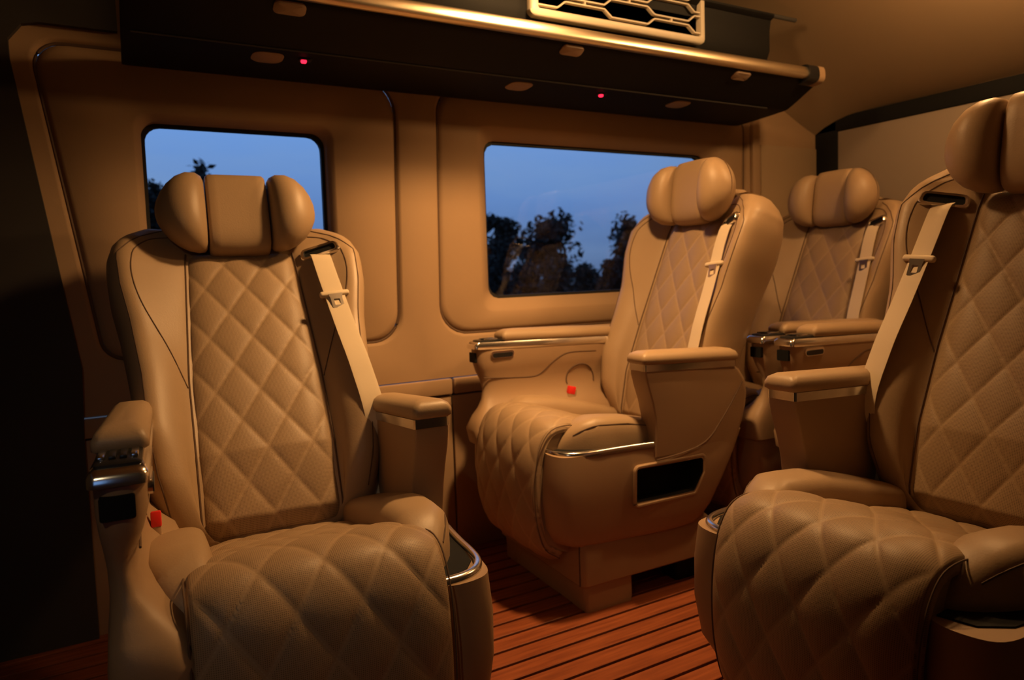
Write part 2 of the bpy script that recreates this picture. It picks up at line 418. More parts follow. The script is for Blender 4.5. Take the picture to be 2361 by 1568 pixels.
# underside joint between the two faces
part('joint', tube([(SX0+0.02-1.27, 2.058-2.1, 1.6795-1.67), (SX1-0.12-1.27, 2.058-2.1, 1.6795-1.67)], 0.0025, 6), 'dark_panel', sh)
rp_ = chaikin([(1.872, 1.768), (1.876, 1.795), (1.886, 1.806), (1.902, 1.806), (1.912, 1.795), (1.912, 1.768), (1.90, 1.760), (1.884, 1.760)], 1)
part('rail', loft([sp_(x, rp_) for x in np.linspace(SX0+0.02, SX1-0.095, 40)]), 'gold_rail', sh, sharp=50)
bp_ = chaikin([(1.866, 1.755), (1.868, 1.802), (1.882, 1.815), (1.915, 1.815), (1.94, 1.80), (1.94, 1.745), (1.90, 1.745)], 2)
part('rail_bracket', loft([sp_(x, bp_) for x in (SX1-0.096, SX1-0.09, SX1-0.045, SX1-0.04)]), 'black_plastic', sh)
part('end_cap', loft([sp_(x, bp_) for x in (SX1-0.039, SX1-0.03, SX1-0.012, SX1-0.006)]), 'tan_plastic', sh)
def shelf_lens(x, yy, sx, sy, name='reading_light', mat='reading_lens'):
    z = 1.757-0.52*(yy-1.905) if yy < 2.05 else 1.680-0.045*(yy-2.06)
    tilt = math.atan(0.52) if yy < 2.05 else 0.045
    loop = round_poly([(-sx, -sy), (sx, -sy), (sx, sy), (-sx, sy)], min(sx, sy)*0.7, 6)
    M = Matrix.Translation((x-1.27, yy-2.1, z-1.67)) @ Matrix.Rotation(-tilt, 4, 'X')
    L = [[(p[0]*k_, p[1]*k_, zz) for p in loop] for k_, zz in ((0.9, 0.012), (1.0, 0.006), (1.0, -0.003), (0.9, -0.006))]
    return part(name, xform(loft(L), M), mat, sh)
for x in (0.427, 1.318, 2.085): shelf_lens(x, 1.925, 0.042, 0.020)
for x in (0.402, 1.235, 1.958): shelf_lens(x, 2.13, 0.044, 0.042)
for x in (0.505, 1.575):
    b = shelf_lens(x, 2.115, 0.020, 0.014, 'indicator_base', 'black_plastic')
    l = shelf_lens(x-0.004, 2.113, 0.008, 0.008, 'indicator', 'red_led')
    l.location.z = -0.006; l['label'] = 'glowing red indicator light'

# ------------------------------------------------------------------ air vent above the shelf
GY = 1.94; GX0, GX1, GZ0, GZ1 = 1.178, 1.925, 1.846, 2.055
av = empty('air_vent', (1.55, 1.98, 1.845)); tag(av, 'cream air vent with honeycomb lattice above the gold rail', 'air vent')
def gv(vf): return [(v[0]-1.55, v[1]-1.98, v[2]-1.845) for v in vf[0]], vf[1]
duct = chaikin([(1.965, 1.835), (1.965, 1.985), (1.94, 1.998), (1.94, 2.012), (2.34, 2.012), (2.34, 1.80), (2.05, 1.80)], 1)
part('duct', gv(loft([[(x, p[0], p[1]) for p in duct] for x in (0.55, 0.56, 2.28, 2.29)])), 'shelf_black', av, sharp=40)
part('duct_lip', gv(tube([(0.5, 1.948, 2.004), (2.42, 1.948, 2.004)], 0.008, 8)), 'dark_panel', av)
ro = round_poly(rect(GX0, GX1, GZ0, GZ1), 0.022, 8); gc = ((GX0+GX1)/2, (GZ0+GZ1)/2)
ri = round_poly(rect(GX0+0.030, GX1-0.024, GZ0+0.026, GZ1-0.024), 0.006, 8)
L = [(ro, GY+0.03), (ro, GY+0.006), (inset(ro, gc, 0.006), GY), (grow(ri, 0.003), GY), (ri, GY+0.004), (ri, GY+0.03)]
part('vent_frame', gv(rings(L, gc, 200, extra=ri)), 'cream_paint', av, sharp=50)
part('vent_back', gv(rbox((GX0+GX1)/2, GY+0.028, gc[1], GX1-GX0-0.03, 0.006, GZ1-GZ0-0.03, 0.001)), 'dark_panel', av)
PER, AMP, ROW = 0.375, 0.0113, 0.0365
def trap(t):
    t = t % 1.0
    t = t if t < 0.5 else 1-t              # 0..0.5
    return 1.0 if t < 0.21 else (-1.0 if t > 0.29 else 1-2*(t-0.21)/0.08)
nrow = 6; GPH = 1.39
for k_ in range(nrow):
    zb = GZ0+0.026+ROW*0.62+k_*ROW; sg = 1 if k_ % 2 == 0 else -1
    knots = []; xx = GX0+0.026
    while xx < GX1-0.022:
        knots.append(xx); xx += PER/75
    path = [(x, GY+0.010, min(max(zb+sg*AMP*trap((x-GPH)/PER), GZ0+0.02), GZ1-0.02)) for x in knots]
    part('lattice_bar', gv(tube(path, 0.0, 8, flat=((0, 1, 0), 0.008, 0.0030))), 'cream_paint', av, sharp=30)
    if k_:
        for m_ in range(-1, 6):
            x = GPH+PER*(m_+(0.0 if k_ % 2 == 1 else 0.5))
            # slits are narrow where this bar dips and the one below rises
            if GX0+0.03 < x < GX1-0.03:
                zz = zb-ROW/2
                part('lattice_link', gv(rbox(x, GY+0.010, zz, 0.006, 0.014, ROW-2*AMP, 0.001, 1)), 'cream_paint', av, smooth=False)

# ------------------------------------------------------------------ ceiling lamp (just above the frame)
def ceiling_lamp(x, yy, power, glow, label):
    z = ceil_z(x, yy)
    lp = empty('ceiling_lamp', (x, yy, z)); tag(lp, label, 'lamp')
    def ring(r, zz): return [(r*math.cos(2*math.pi*i/40), r*math.sin(2*math.pi*i/40), zz) for i in range(40)]
    part('housing', loft([ring(0.085, 0.004), ring(0.085, -0.010), ring(0.078, -0.016), ring(0.066, -0.016), ring(0.064, -0.006)]), 'cream_paint', lp)
    part('diffuser', loft([ring(0.064, -0.008), ring(0.060, -0.018), ring(0.045, -0.026), ring(0.020, -0.030), ring(0.004, -0.031)]), 'lamp_glow', lp)
    if power: la = bpy.data.lights.new('lamp_downlight', 'AREA'); la.shape = 'DISK'; la.size = 0.13; la.energy = power; la.color = LAMP_COL
    if power: lo = bpy.data.objects.new('lamp_downlight', la); COL.objects.link(lo); lo.parent = lp; lo.location = (0, 0, -0.045); la.spread = math.radians(KEY_SPREAD)
    if power: lo.rotation_euler = Vector(KEY_AIM).to_track_quat('-Z', 'Y').to_euler()
    ld = bpy.data.lights.new('lamp_light', 'POINT'); ld.energy = glow; ld.color = LAMP_COL; ld.shadow_soft_size = 0.055
    lo = bpy.data.objects.new('lamp_light', ld); COL.objects.link(lo); lo.parent = lp; lo.location = (0, 0, -0.09)
ceiling_lamp(1.20, 1.52, KEY_POWER, KEY_GLOW, 'round warm ceiling lamp over the seat by the wide window')
ceiling_lamp(2.20, 1.12, 0, REAR_POWER, 'round warm ceiling lamp over the aisle toward the rear row')

# near-side overhead locker with a reading light, above and left of the camera
nl_ = empty('overhead_locker', (0.0, 0.08, 1.72)); tag(nl_, 'dark overhead locker along the door side with a small reading light', 'locker')
lp0 = chaikin([(-.19, .0), (.10, .0), (.20, .06), (.20, .10), (-.19, .26)], 2)
part('locker_body', loft([[(x, p[0], p[1]) for p in lp0] for x in (-.85, -.84, .30, .31)]), 'dark_panel', nl_, sharp=40)
def rl(r_, z): return [(-.42+r_*math.cos(2*math.pi*i/24), .05+r_*math.sin(2*math.pi*i/24), z) for i in range(24)]
part('reading_light', loft([rl(.03, .004), rl(.03, -.006), rl(.026, -.009), rl(.024, -.006)]), 'black_plastic', nl_)
ld = bpy.data.lights.new('reading_spot', 'SPOT'); ld.energy = READ_POWER; ld.color = READ_COL; ld.spot_size = math.radians(66); ld.spot_blend = 0.6; ld.shadow_soft_size = 0.02
lo = bpy.data.objects.new('reading_spot', ld); COL.objects.link(lo); lo.parent = nl_; lo.location = (-.42, .05, -.012)
lo.rotation_euler = (Vector((0.36, 1.42, 0.72))-Vector((-.42, .13, 1.708))).to_track_quat('-Z', 'Y').to_euler()

# ------------------------------------------------------------------ seats
def quilt_h(l, u):
    a = (l/DL+u/DU)/2; b = (l/DL-u/DU)/2
    return (abs(math.sin(math.pi*a))*abs(math.sin(math.pi*b)))**0.33

def seat(loc, yaw, recline, belt, left, right, label, group, cells=1.0, adz=0.0, aslope=0.045):
    s = empty('captain_seat', (loc[0], loc[1], 0), math.radians(yaw)); tag(s, label, 'seat', group)
    A = math.radians(recline); sa, ca = math.sin(A), math.cos(A); HX, HZ = -0.20, 0.50
    def B(l, n, u): return (HX-u*sa+n*ca, l, HZ+u*ca+n*sa)
    I = np.interp
    def wf(u): return I(u, [-.05, -.03, 0, .1, .2, .35, .5, .6, .69, .75, .79, .82, .84, .85], [.17, .22, .24, .264, .276, .284, .302, .320, .327, .317, .295, .265, .225, .18])
    def nff(u): return I(u, [-.05, 0, .08, .2, .3, .47, .6, .7, .77, .82, .85], [-.03, .02, .075, .10, .09, .075, .085, .08, .055, .02, -.03])
    def ncf(u): return I(u, [-.05, 0, .15, .4, .7, .81, .85], [-.03, .005, .03, .022, .015, .0, -.03])
    def nrf(u): return I(u, [-.05, .0, .1, .6, .77, .825, .85], [-.07, -.10, -.125, -.15, -.14, -.11, -.06])
    def cf(u): return I(u, [-.05, 0, .35, .7, .82], [.150, .154, .156, .141, .132])
    def section(u):
        w_, nf, nc, nr, c = wf(u), nff(u), ncf(u), nrf(u), cf(u); c = min(c, w_*0.75)
        h = [(0, nr), (w_*.55, nr), (w_*.85, nr+.012), (w_*.98, nr+.05), (w_, (nr+nf)/2), (w_-.004, nf-.035), (w_-.022, nf-.006), (w_-.05, nf),
             (w_-.09, nf*.62+nc*.38), (c+.012, nc+.006), (c-.008, nc-.010), (0, nc-.012)]
        full = h+[(-a, b) for a, b in reversed(h[1:-1])]
        return chaikin(full, 2)
    def surf(l, u):
        P = section(u); q = P[(P[:, 1] > (nrf(u)+nff(u))/2-0.02) & (P[:, 0] >= 0)]; q = q[np.argsort(q[:, 0])]
        return float(I(abs(l), q[:, 0], q[:, 1]))
    us = list(np.linspace(-.05, .0, 4))+list(np.linspace(.04, .70, 24))+list(np.linspace(.72, .85, 14))
    br = part('backrest', loft([[B(p[0], p[1], u) for p in section(u)] for u in us]), 'tan_leather', s, sharp=60)
    # raised head tower behind the headrest
    tw = [(0.150, .74), (0.150, .83), (0.135, .87), (0.10, .89), (0.06, .897)]
    L = []
    for wd_, u in tw:
        k_ = (u-.74)/.157
        L.append([B(p[0], p[1], u) for p in chaikin([(-wd_, -.125+.03*k_), (wd_, -.125+.03*k_), (wd_, -.035-.03*k_*k_), (-wd_, -.035-.03*k_*k_)], 2)])
    part('head_tower', loft(L), 'tan_leather', br)
    # quilted centre
    nl, nu = int(64*cells), int(150*cells); V, UV, Fq = [], [], []
    for i in range(nu+1):
        u = -.03+.775*i/nu; c = cf(u)-.001
        for j in range(nl+1):
            t = -1+2*j/nl; l = c*t
            edge = (1-abs(t)**8); e2 = min(1.0, (u+.03)/.03, (.745-u)/.03)
            n = ncf(u)-.010+(0.011+.0075*quilt_h(l, u))*edge*max(0, e2)**.5
            if t in (-1, 1): n -= 0.012
            V.append(B(l, n, u)); UV.append((l, u))
    for i in range(nu):
        for j in range(nl):
            a = i*(nl+1)+j; Fq.append((a, a+1, a+nl+2, a+nl+1))
    build('center_panel', V, Fq, 'quilted_leather', br, uv=UV, sharp=None)
    # seams
    for sg in (1, -1):
        e1 = [(sg*(cf(u)+.0005), u) for u in np.linspace(-.01, .74, 40)]
        part('seam', tube([B(l, ncf(u)-.002, u) for l, u in e1], .0022, 6), 'seam_thread', br)
        e2 = [(wf(u)-.030, u) for u in np.linspace(.02, .70, 36)]+[(wf(u)-.030-.45*(u-.70), u) for u in np.linspace(.71, .815, 14)]
        part('seam', tube([B(sg*l, surf(l, u)+.0003, u) for l, u in e2], .0016, 6), 'seam_thread', br)
        e3 = catmull([(cf(.33)+.004, .33), (.200, .44), (.243, .54), (.262, .61), (.266, .67), (.255, .725), (.225, .765), (.18, .788), (.13, .795)], 36)
        part('seam', tube([B(sg*l, surf(l, u)+.0004, u) for l, u in e3], .0016, 6), 'seam_thread', br)
    # headrest: middle block and two wings
    HC = (0.058, 0.838); ht = math.radians(-13)
    def Hh(l, n, u):
        c_, s_ = math.cos(ht), math.sin(ht)
        return B(l, HC[0]+n*c_-u*s_, HC[1]+n*s_+u*c_)
    def se(rn, ru, p=0.62, m=40):
        out = []
        for i in range(m):
            an = 2*math.pi*i/m; c_, s_ = math.cos(an), math.sin(an)
            out.append((math.copysign(abs(c_)**p, c_)*rn, math.copysign(abs(s_)**p, s_)*ru))
        return out
    hd = part('headrest', loft([[Hh(l, -.008-.006*(1-(l/.08)**2)+n, u) for n, u in se(rn, ru, .60)] for l, rn, ru in
              [(-.079, .040, .100), (-.077, .050, .111), (-.070, .055, .1165), (-.05, .056, .1185), (0, .056, .120), (.05, .056, .1185), (.070, .055, .1165), (.077, .050, .111), (.079, .040, .100)]]), 'tan_leather', s, sharp=None)
    for sg in (1, -1):
        rows = [(.0825, .030, .080, .004), (.0835, .048, .100, .006), (.089, .062, .108, .010), (.104, .070, .1125, .018), (.128, .071, .109, .026), (.153, .064, .096, .030),
                (.175, .053, .075, .030), (.191, .038, .051, .028), (.201, .021, .028, .026), (.205, .006, .009, .025)]
        wg = part('headrest_wing', loft([[Hh(sg*l, n+dn, u-.004-.10*max(0, l-.10)*.4) for n, u in se(rn, ru, .86)] for l, rn, ru, dn in rows]), 'tan_leather', hd, sharp=None)
        # edge seam over the wing
        sm = []
        for l, rn, ru, dn in rows[3:]:
            sm.append(Hh(sg*l, dn-rn*.15, ru*.99-.10*max(0, l-.10)*.4))
        sm2 = [Hh(sg*l, dn-rn*.15, -ru*.99-.10*max(0, l-.10)*.4) for l, rn, ru, dn in reversed(rows[3:])]
        part('wing_seam', tube(sm+sm2, .0012, 6), 'seam_thread', hd)
    # ---------------- cushion
    pr = catmull([(-.24, .43), (-.15, .470), (-.02, .503), (.12, .545), (.22, .578), (.29, .588), (.345, .572), (.384, .52), (.404, .44), (.408, .34), (.398, .26), (.372, .19), (.32, .150)], int(150*cells))
    tg = np.gradient(pr, axis=0); tg /= np.linalg.norm(tg, axis=1)[:, None]; nm = np.stack([-tg[:, 1], tg[:, 0]], 1)
    arc = np.concatenate([[0], np.cumsum(np.linalg.norm(np.diff(pr, axis=0), axis=1))])
    nl = int(78*cells); V, UV, Fq = [], [], []
    for i in range(len(pr)):
        hw = I(arc[i], [0, .25, .55, .75, 1.2], [.165, .185, .203, .200, .195])
        for j in range(nl+1):
            t = -1+2*j/nl; l = hw*t
            h = (.0075*quilt_h(l, arc[i]+.02))*(1-abs(t)**10)-.018*abs(t)**5
            if t in (-1, 1): h -= .02
            p = pr[i]+nm[i]*h
            V.append((p[0], l, p[1])); UV.append((l, arc[i]+.02))
    for i in range(len(pr)-1):
        for j in range(nl):
            a = i*(nl+1)+j; Fq.append((a, a+1, a+nl+2, a+nl+1))
    cu = build('cushion', V, Fq, 'quilted_leather', s, uv=UV, sharp=None)
    core = chaikin([(-.25, .40), (-.15, .455), (.0, .487), (.24, .555), (.31, .555), (.365, .50), (.383, .40), (.375, .26), (.31, .17), (.1, .17), (-.2, .25)], 2)
    part('cushion_core', loft([[(p[0], l, p[1]) for p in core] for l in (-.195, .195)]), 'tan_leather', cu)
    for sg in (1, -1):
        rows = []
        for x in [-.205, -.20, -.18, -.14, -.08, 0, .08, .15, .20, .24, .27, .29, .302, .308]:
            k_ = math.sqrt(max(0.0, 1-max(0, (x-.20)/.11)**2)) if x > .20 else 1.0
            k_ = max(.12, k_); k2 = min(1, max(.3, (x+.212)/.02))
            zt = I(x, [-.2, -.1, 0, .1, .2, .31], [.505, .535, .562, .585, .592, .575]); zb = .42
            lo, li = I(x, [-.2, 0, .2, .31], [.268, .287, .270, .235]), .150
            lc, hl = (lo+li)/2, (lo-li)/2; zc, hz = (zt+zb)/2, (zt-zb)/2
            pts = []
            for m_ in range(32):
                an = 2*math.pi*m_/32; c_, s_ = math.cos(an), math.sin(an)
                pts.append((x, sg*(lc-(1-k_)*.03+hl*math.copysign(abs(c_)**.6, c_)*(.55+.45*k_)*k2), zc-(1-k_)*.02+hz*math.copysign(abs(s_)**.6, s_)*k_*k2))
            rows.append(pts)
        bo = part('side_bolster', loft(rows), 'tan_leather', cu, sharp=None)
        wel = []
        for x in np.linspace(-.17, .27, 24):
            zt = I(x, [-.2, -.1, 0, .1, .2, .31], [.505, .535, .562, .585, .592, .575]); lo = I(x, [-.2, 0, .2, .31], [.268, .287, .270, .235])
            k_ = math.sqrt(max(0.02, 1-max(0, (x-.20)/.11)**2)) if x > .20 else 1.0
            lc, hl = (lo+.15)/2, (lo-.15)/2; zc, hz = (zt+.42)/2, (zt-.42)/2
            an = math.radians(38); wel.append((x, sg*(lc-(1-k_)*.03+hl*abs(math.cos(an))**.6*(.55+.45*k_)), zc-(1-k_)*.02+hz*abs(math.sin(an))**.6*k_))
        part('welt', tube(wel, .0018, 6), 'seam_thread', cu)
        e = [(pr[i]+nm[i]*(-.018), I(arc[i], [0, .25, .55, .75, 1.2], [.165, .185, .203, .200, .195])) for i in range(8, len(pr), 3)]
        part('seam', tube([(p[0], sg*(l+.0015), p[1]) for p, l in e], .0016, 6), 'seam_thread', cu)
    # ---------------- side shells, arms
    def dz(vf):
        return [(v[0], v[1], v[2]+(adz+aslope*min(0.0, v[0]-.10))*min(1.0, max(0.0, (v[2]-.52)/.18))) for v in vf[0]], vf[1]
    def side(sg, kind):
        zs = [.205, .212, .23, .27, .35, .43, .48, .495, .498]
        L = []
        for z in zs:
            fx = I(z, [.205, .212, .23, .27, .35, .43, .498], [.27, .305, .34, .362, .372, .368, .358])
            ol = I(z, [.205, .212, .23, .27, .35, .43, .498], [.254, .266, .278, .290, .299, .302, .299])
            rx = I(z, [.205, .25, .498], [-.165, -.205, -.345])
            P = [(rx, .18), (rx, ol-.03), (rx+.004, ol+.012), (rx+.05, ol+.022), (.0, ol+.022), (.15, ol+.006), (fx-.07, ol+.002), (fx-.018, ol-.008), (fx-.000, ol-.045), (fx, .205), (fx-.03, .18)]
            L.append([(p[0], sg*p[1], z) for p in chaikin(P, 2)])
        vf = loft(L)
        if kind in ('plain', 'stub'):
            sb = part('side_shell', vf, 'tan_plastic', s, sharp=50)
            stub = kind == 'stub'
            # storage opening cut into the outer face
            hole = round_poly([(.103, .328), (.103, .432), (-.156, .432), (-.156, .385), (-.122, .328)], .012, 5)
            cut = loft([[(p[0], sg*.255, p[1]) for p in hole], [(p[0], sg*.36, p[1]) for p in hole]])
            cb = part('cutter', cut, 'black_matt', None, smooth=False); cb.parent = s
            md = sb.modifiers.new('opening', 'BOOLEAN'); md.object = cb; md.operation = 'DIFFERENCE'; md.solver = 'EXACT'
            try: md.material_mode = 'TRANSFER'
            except Exception: pass
            dg = bpy.context.evaluated_depsgraph_get(); me = bpy.data.meshes.new_from_object(sb.evaluated_get(dg))
            sb.modifiers.clear(); old = sb.data; sb.data = me; bpy.data.meshes.remove(old); bpy.data.objects.remove(cb)
            lip = round_poly([(.111, .320), (.111, .440), (-.164, .440), (-.164, .383), (-.127, .320)], .014, 6)
            def oy(z): return I(z, [.27, .35, .43, .498], [.290, .299, .302, .299])+.0175
            part('opening_frame', tube([(p[0], sg*oy(p[1]), p[1]) for p in lip], .0065, 8, closed=True), 'tan_plastic', sb)
            tp = catmull([(.035, .318), (.10, .309), (.18, .303), (.24, .301), (.29, .294), (.327, .273), (.345, .240), (.349, .200)], 36)
            loops = []
            for i, p in enumerate(tp):
                t = tp[min(i+1, 35)]-tp[max(i-1, 0)]; t /= np.linalg.norm(t); nn = np.array([-t[1], t[0]])
                sec = chaikin([(-.012, -.004), (.003, -.012), (.004, .006), (-.002, .012), (-.012, .012)], 1)
                loops.append([(p[0]+nn[0]*a, sg*(p[1]+nn[1]*a), .497+b) for a, b in sec])
            if not stub: part('metal_trim', loft(loops), 'satin_metal', sb, sharp=40)
            pk = [(-.05, .19), (-.05, .300), (.10, .297), (.20, .291), (.28, .280), (.322, .25), (.335, .20)]
            part('gap_shade', loft([[(p[0], sg*p[1], z) for p in pk] for z in (.494, .501)]), 'black_matt', sb, smooth=False)  # black plate on the shell top paints the shade of the gap
            # post, band, pad
            L = []
            for z, fx, rx, li, lo in [(.46, .034, -.325, .250, .322), (.52, .030, -.35, .252, .325), (.58, .034, -.365, .252, .327), (.63, .045, -.37, .252, .328), (.68, .061, -.36, .252, .329), (.715, .070, -.335, .252, .329), (.728, .070, -.315, .253, .328)]:
                P = [(fx, li), (fx, lo), ((fx+rx)/2, lo), (rx+.03, lo-.002), (rx, lo-.025), (rx, li+.015), (rx+.02, li), ((fx+rx)/2, li)]
                q = round_poly(P, [.006, .006, 0, .02, .02, .012, .012, 0], 4); L.append([(p[0], sg*p[1], z) for p in q])
            ar = part('armrest', dz(loft(L)), 'tan_plastic', s, sharp=40)
            def ring(fx, rx, li, lo, z, r=.012): return [(p[0], sg*p[1], z) for p in round_poly([(fx, li), (fx, lo), (rx, lo), (rx, li)], r, 5)]
            part('armrest_band', dz(loft([ring(.073, -.30, .2505, .3305, z, .008) for z in (.727, .729, .745, .747)])), 'satin_metal', ar, sharp=50)
            part('armrest_pad', dz(loft([ring(.074, -.300, .252, .330, .747), ring(.082, -.308, .247, .335, .752), ring(.082, -.308, .247, .335, .765), ring(.076, -.302, .252, .330, .777), ring(.06, -.288, .263, .319, .785), ring(.03, -.26, .28, .30, .788)])), 'tan_leather', ar, sharp=None)
            gp = catmull([(.032, .452), (-.06, .458), (-.14, .472), (-.19, .497), (-.23, .54), (-.275, .60), (-.325, .675)], 30)
            def arm_out(z): return I(z, [.44, .46, .52, .58, .63, .72], [.324, .325, .3255, .3275, .3285, .3295])
            part('groove', dz(tube([(p[0], sg*arm_out(p[1]), p[1]) for p in gp], .002, 6)), 'seam_thread', ar)
        else:
            sb = part('side_shell', vf, 'tan_plastic', s, sharp=50)
            L = []
            for z, fx, li, lo in [(.44, .382, .185, .309), (.49, .392, .190, .309), (.53, .368, .205, .307), (.555, .345, .228, .305), (.585, .327, .250, .304), (.62, .320, .260, .305), (.655, .328, .259, .308), (.69, .345, .248, .311), (.72, .354, .241, .313), (.766, .356, .240, .313)]:
                rx = -.31
                P = [(fx-.035, li), (fx-.006, li+.012), (fx, (li+lo)/2), (fx-.006, lo-.012), (fx-.035, lo), (.1, lo), (rx, lo), (rx, li), (.1, li)]
                L.append([(p[0], sg*p[1], z) for p in chaikin(P, 2)])
            ar = part('armrest', dz(loft(L)), 'tan_plastic', s, sharp=45)
            def ring(fx, rx, li, lo, z, r=.012): return [(p[0], sg*p[1], z) for p in round_poly([(fx, li), (fx, lo), (rx, lo), (rx, li)], r, 5)]
            part('armrest_band', dz(loft([ring(.352, -.30, .240, .313, .766), ring(.362, -.305, .2375, .3155, .769), ring(.362, -.305, .2375, .3155, .782), ring(.352, -.30, .242, .311, .792)])), 'chrome', ar, sharp=50)
            bt = part('control_panel', dz(loft([ring(.340, .235, .246, .307, .791, .006), ring(.340, .235, .246, .307, .796, .006), ring(.336, .238, .249, .304, .798, .006)])), 'black_plastic', ar)
            for m_ in range(4):
                part('button', dz(rbox(.292, sg*(.2555+.0143*m_), .800, .05, .010, .006, .002)), 'satin_metal' if m_ % 3 == 0 else 'black_plastic', bt)
            part('armrest_pad', dz(loft([ring(.244, -.30, .243, .310, .792), ring(.252, -.306, .237, .316, .797), ring(.252, -.306, .237, .316, .811), ring(.244, -.30, .243, .310, .823), ring(.225, -.285, .254, .299, .830), ring(.19, -.25, .272, .281, .832)])), 'tan_leather', ar, sharp=None)
            scr = round_poly([(.257, .720), (.302, .720), (.302, .755), (.257, .755)], .004, 4)
            part('charging_panel', dz(loft([[(x, sg*p[0], p[1]) for p in scr] for x in (.345, .3565)])), 'black_matt', ar, sharp=40)
            sw = round_poly([(.212, .733), (.298, .733), (.303, .758), (.207, .758)], .012, 5)
            sx = part('switch', dz(loft([[(p[0], sg*yy, p[1]) for p in sw] for yy in (.246, .2355)])), 'chrome', ar, sharp=40)
            sw2 = round_poly([(.218, .735), (.292, .735), (.296, .751), (.214, .751)], .007, 5)
            part('switch_keys', dz(loft([[(p[0], sg*yy, p[1]) for p in sw2] for yy in (.238, .2335)])), 'black_plastic', sx, sharp=40)
            def inn(z): return I(z, [.44, .49, .53, .555, .585, .62, .655, .69, .72, .766], [.185, .190, .205, .228, .250, .260, .259, .248, .241, .240])
            gp = catmull([(.325, .664), (.22, .655), (.12, .650), (.085, .662), (.05, .695), (.01, .722), (-.04, .735), (-.15, .736)], 40)
            part('groove', dz(tube([(p[0], sg*inn(p[1]), p[1]) for p in gp], .002, 6)), 'seam_thread', ar)
            gp = [(-.085+.062*math.cos(a), .625+.062*math.sin(a)) for a in np.linspace(-.25, math.pi+.2, 30)]
            part('groove', dz(tube([(p[0], sg*inn(p[1]), p[1]) for p in gp], .003, 6)), 'seam_thread', ar)
            # buckle standing between bolster and arm
            M = Matrix.Translation((-.03, sg*.240, .56)) @ Matrix.Rotation(math.radians(-14), 4, 'Y')
            bk = part('buckle', xform(rbox(0, 0, -.03, .036, .016, .12, .004), M), 'tan_plastic', s)
            part('release_button', xform(rbox(.004, 0, .024, .030, .0185, .030, .003), M), 'red_plastic', bk)['label'] = 'red release button'
    side(1, left); side(-1, right)
    # rear closing panel of the shell
    L = []
    for z in (.205, .25, .35, .45, .50):
        rx = I(z, [.205, .25, .5], [-.165, -.205, -.345]); L.append([(p[0], p[1], z) for p in round_poly([(rx, -.27), (rx, .27), (rx+.06, .27), (rx+.06, -.27)], .01, 3)])
    part('rear_panel', loft(L), 'tan_plastic', s, sharp=45)
    # plinth
    def pl(x0, x1, hw, z, r=.02): return [(p[0], p[1], z) for p in round_poly([(x0, -hw), (x1, -hw), (x1, hw), (x0, hw)], r, 4)]
    ph = part('plinth', loft([pl(-.24, .270, .265, .085), pl(-.245, .275, .270, .09), pl(-.24, .275, .272, .205), pl(-.20, .27, .262, .24)]), 'tan_plastic', s, sharp=40)
    for sg in (1, -1):
        part('foot', loft([[(p[0]+.17, p[1]+sg*.215, z) for p in round_poly([(-k_*.085, -.045*k_), (.085*k_, -.045*k_), (.085*k_, .045*k_), (-.085*k_, .045*k_)], .01, 3)] for z, k_ in ((.003, 1.0), (.02, 1.02), (.086, 1.02))]), 'tan_plastic', ph)
        part('foot', loft([[(p[0]-.17, p[1]+sg*.19, z) for p in round_poly([(-.05, -.04), (.05, -.04), (.05, .04), (-.05, .04)], .01, 3)] for z in (.003, .086)]), 'black_matt', ph)
        part('joint', tube([(.276, sg*.2555, .09), (.276, sg*.2555, .21)], .0016, 6), 'seam_thread', ph)
    part('front_skirt', loft([pl(.15, .255, .255, .004, .015), pl(.15, .262, .26, .085, .015)]), 'tan_plastic', ph, sharp=40)
    # ---------------- belt
    g = belt
    def Sp(l, u, h): return B(g*l, surf(l, u)+h, u)
    P = catmull([Sp(.205, .704, .004), Sp(.205, .685, .018), Sp(.209, .62, .022), Sp(.215, .56, .020), Sp(.226, .44, .018), Sp(.240, .30, .012), Sp(.252, .16, .010), Sp(.258, .05, .014), B(g*.256, -.02, -.06)], 50)
    sb_ = part('seat_belt', tube(P, 0, 12, flat=((0.10 if True else 0, 1, 0), 0.0265, .0011)), 'belt_webbing', s, sharp=40)
    kx = 10; T = Vector(P[kx+1]-P[kx-1]).normalized(); Wd = Vector((0.0, 1, 0)); Wd = (Wd-T*Wd.dot(T)).normalized(); Nn = Wd.cross(T)
    if Nn.x < 0: Nn = -Nn
    M = Matrix(((Wd.x, -T.x, Nn.x, P[kx][0]), (Wd.y, -T.y, Nn.y, P[kx][1]), (Wd.z, -T.z, Nn.z, P[kx][2]), (0, 0, 0, 1)))
    stop = part('belt_stop', xform(rbox(0, 0, .001, .080, .016, .016, .006, 3), M), 'belt_webbing', sb_)
    ton = round_poly([(-.020, 0), (.020, 0), (.016, -.016), (.016, -.046), (-.016, -.046), (-.016, -.016)], .003, 3)
    hol = round_poly([(-.008, -.019), (.008, -.019), (.008, -.038), (-.008, -.038)], .002, 3)
    tilt = Matrix.Rotation(math.radians(10), 4, 'X')
    Lt = [[(q[0], q[1], z) for q in (ray_hit(lp_, (0, -.0285), a) for a in np.linspace(0, 2*math.pi, 48, endpoint=False))] for lp_, z in ((ton, .006), (hol, .006), (hol, .009), (ton, .009))]
    part('latch_plate', xform(loft(Lt, cap=False, wrap=True), M @ tilt), 'chrome', sb_, sharp=40)
    # belt guide on the shoulder
    c0 = Vector(Sp(.208, .712, .003)); ax = (Vector(Sp(.256, .716, 0))-Vector(Sp(.162, .710, 0))).normalized(); up = Vector((-sa, 0, ca)); up = (up-ax*up.dot(ax)).normalized(); nn = ax.cross(up)
    if nn.x < 0: nn = -nn
    M = Matrix(((ax.x, up.x, nn.x, c0.x), (ax.y, up.y, nn.y, c0.y), (ax.z, up.z, nn.z, c0.z), (0, 0, 0, 1)))
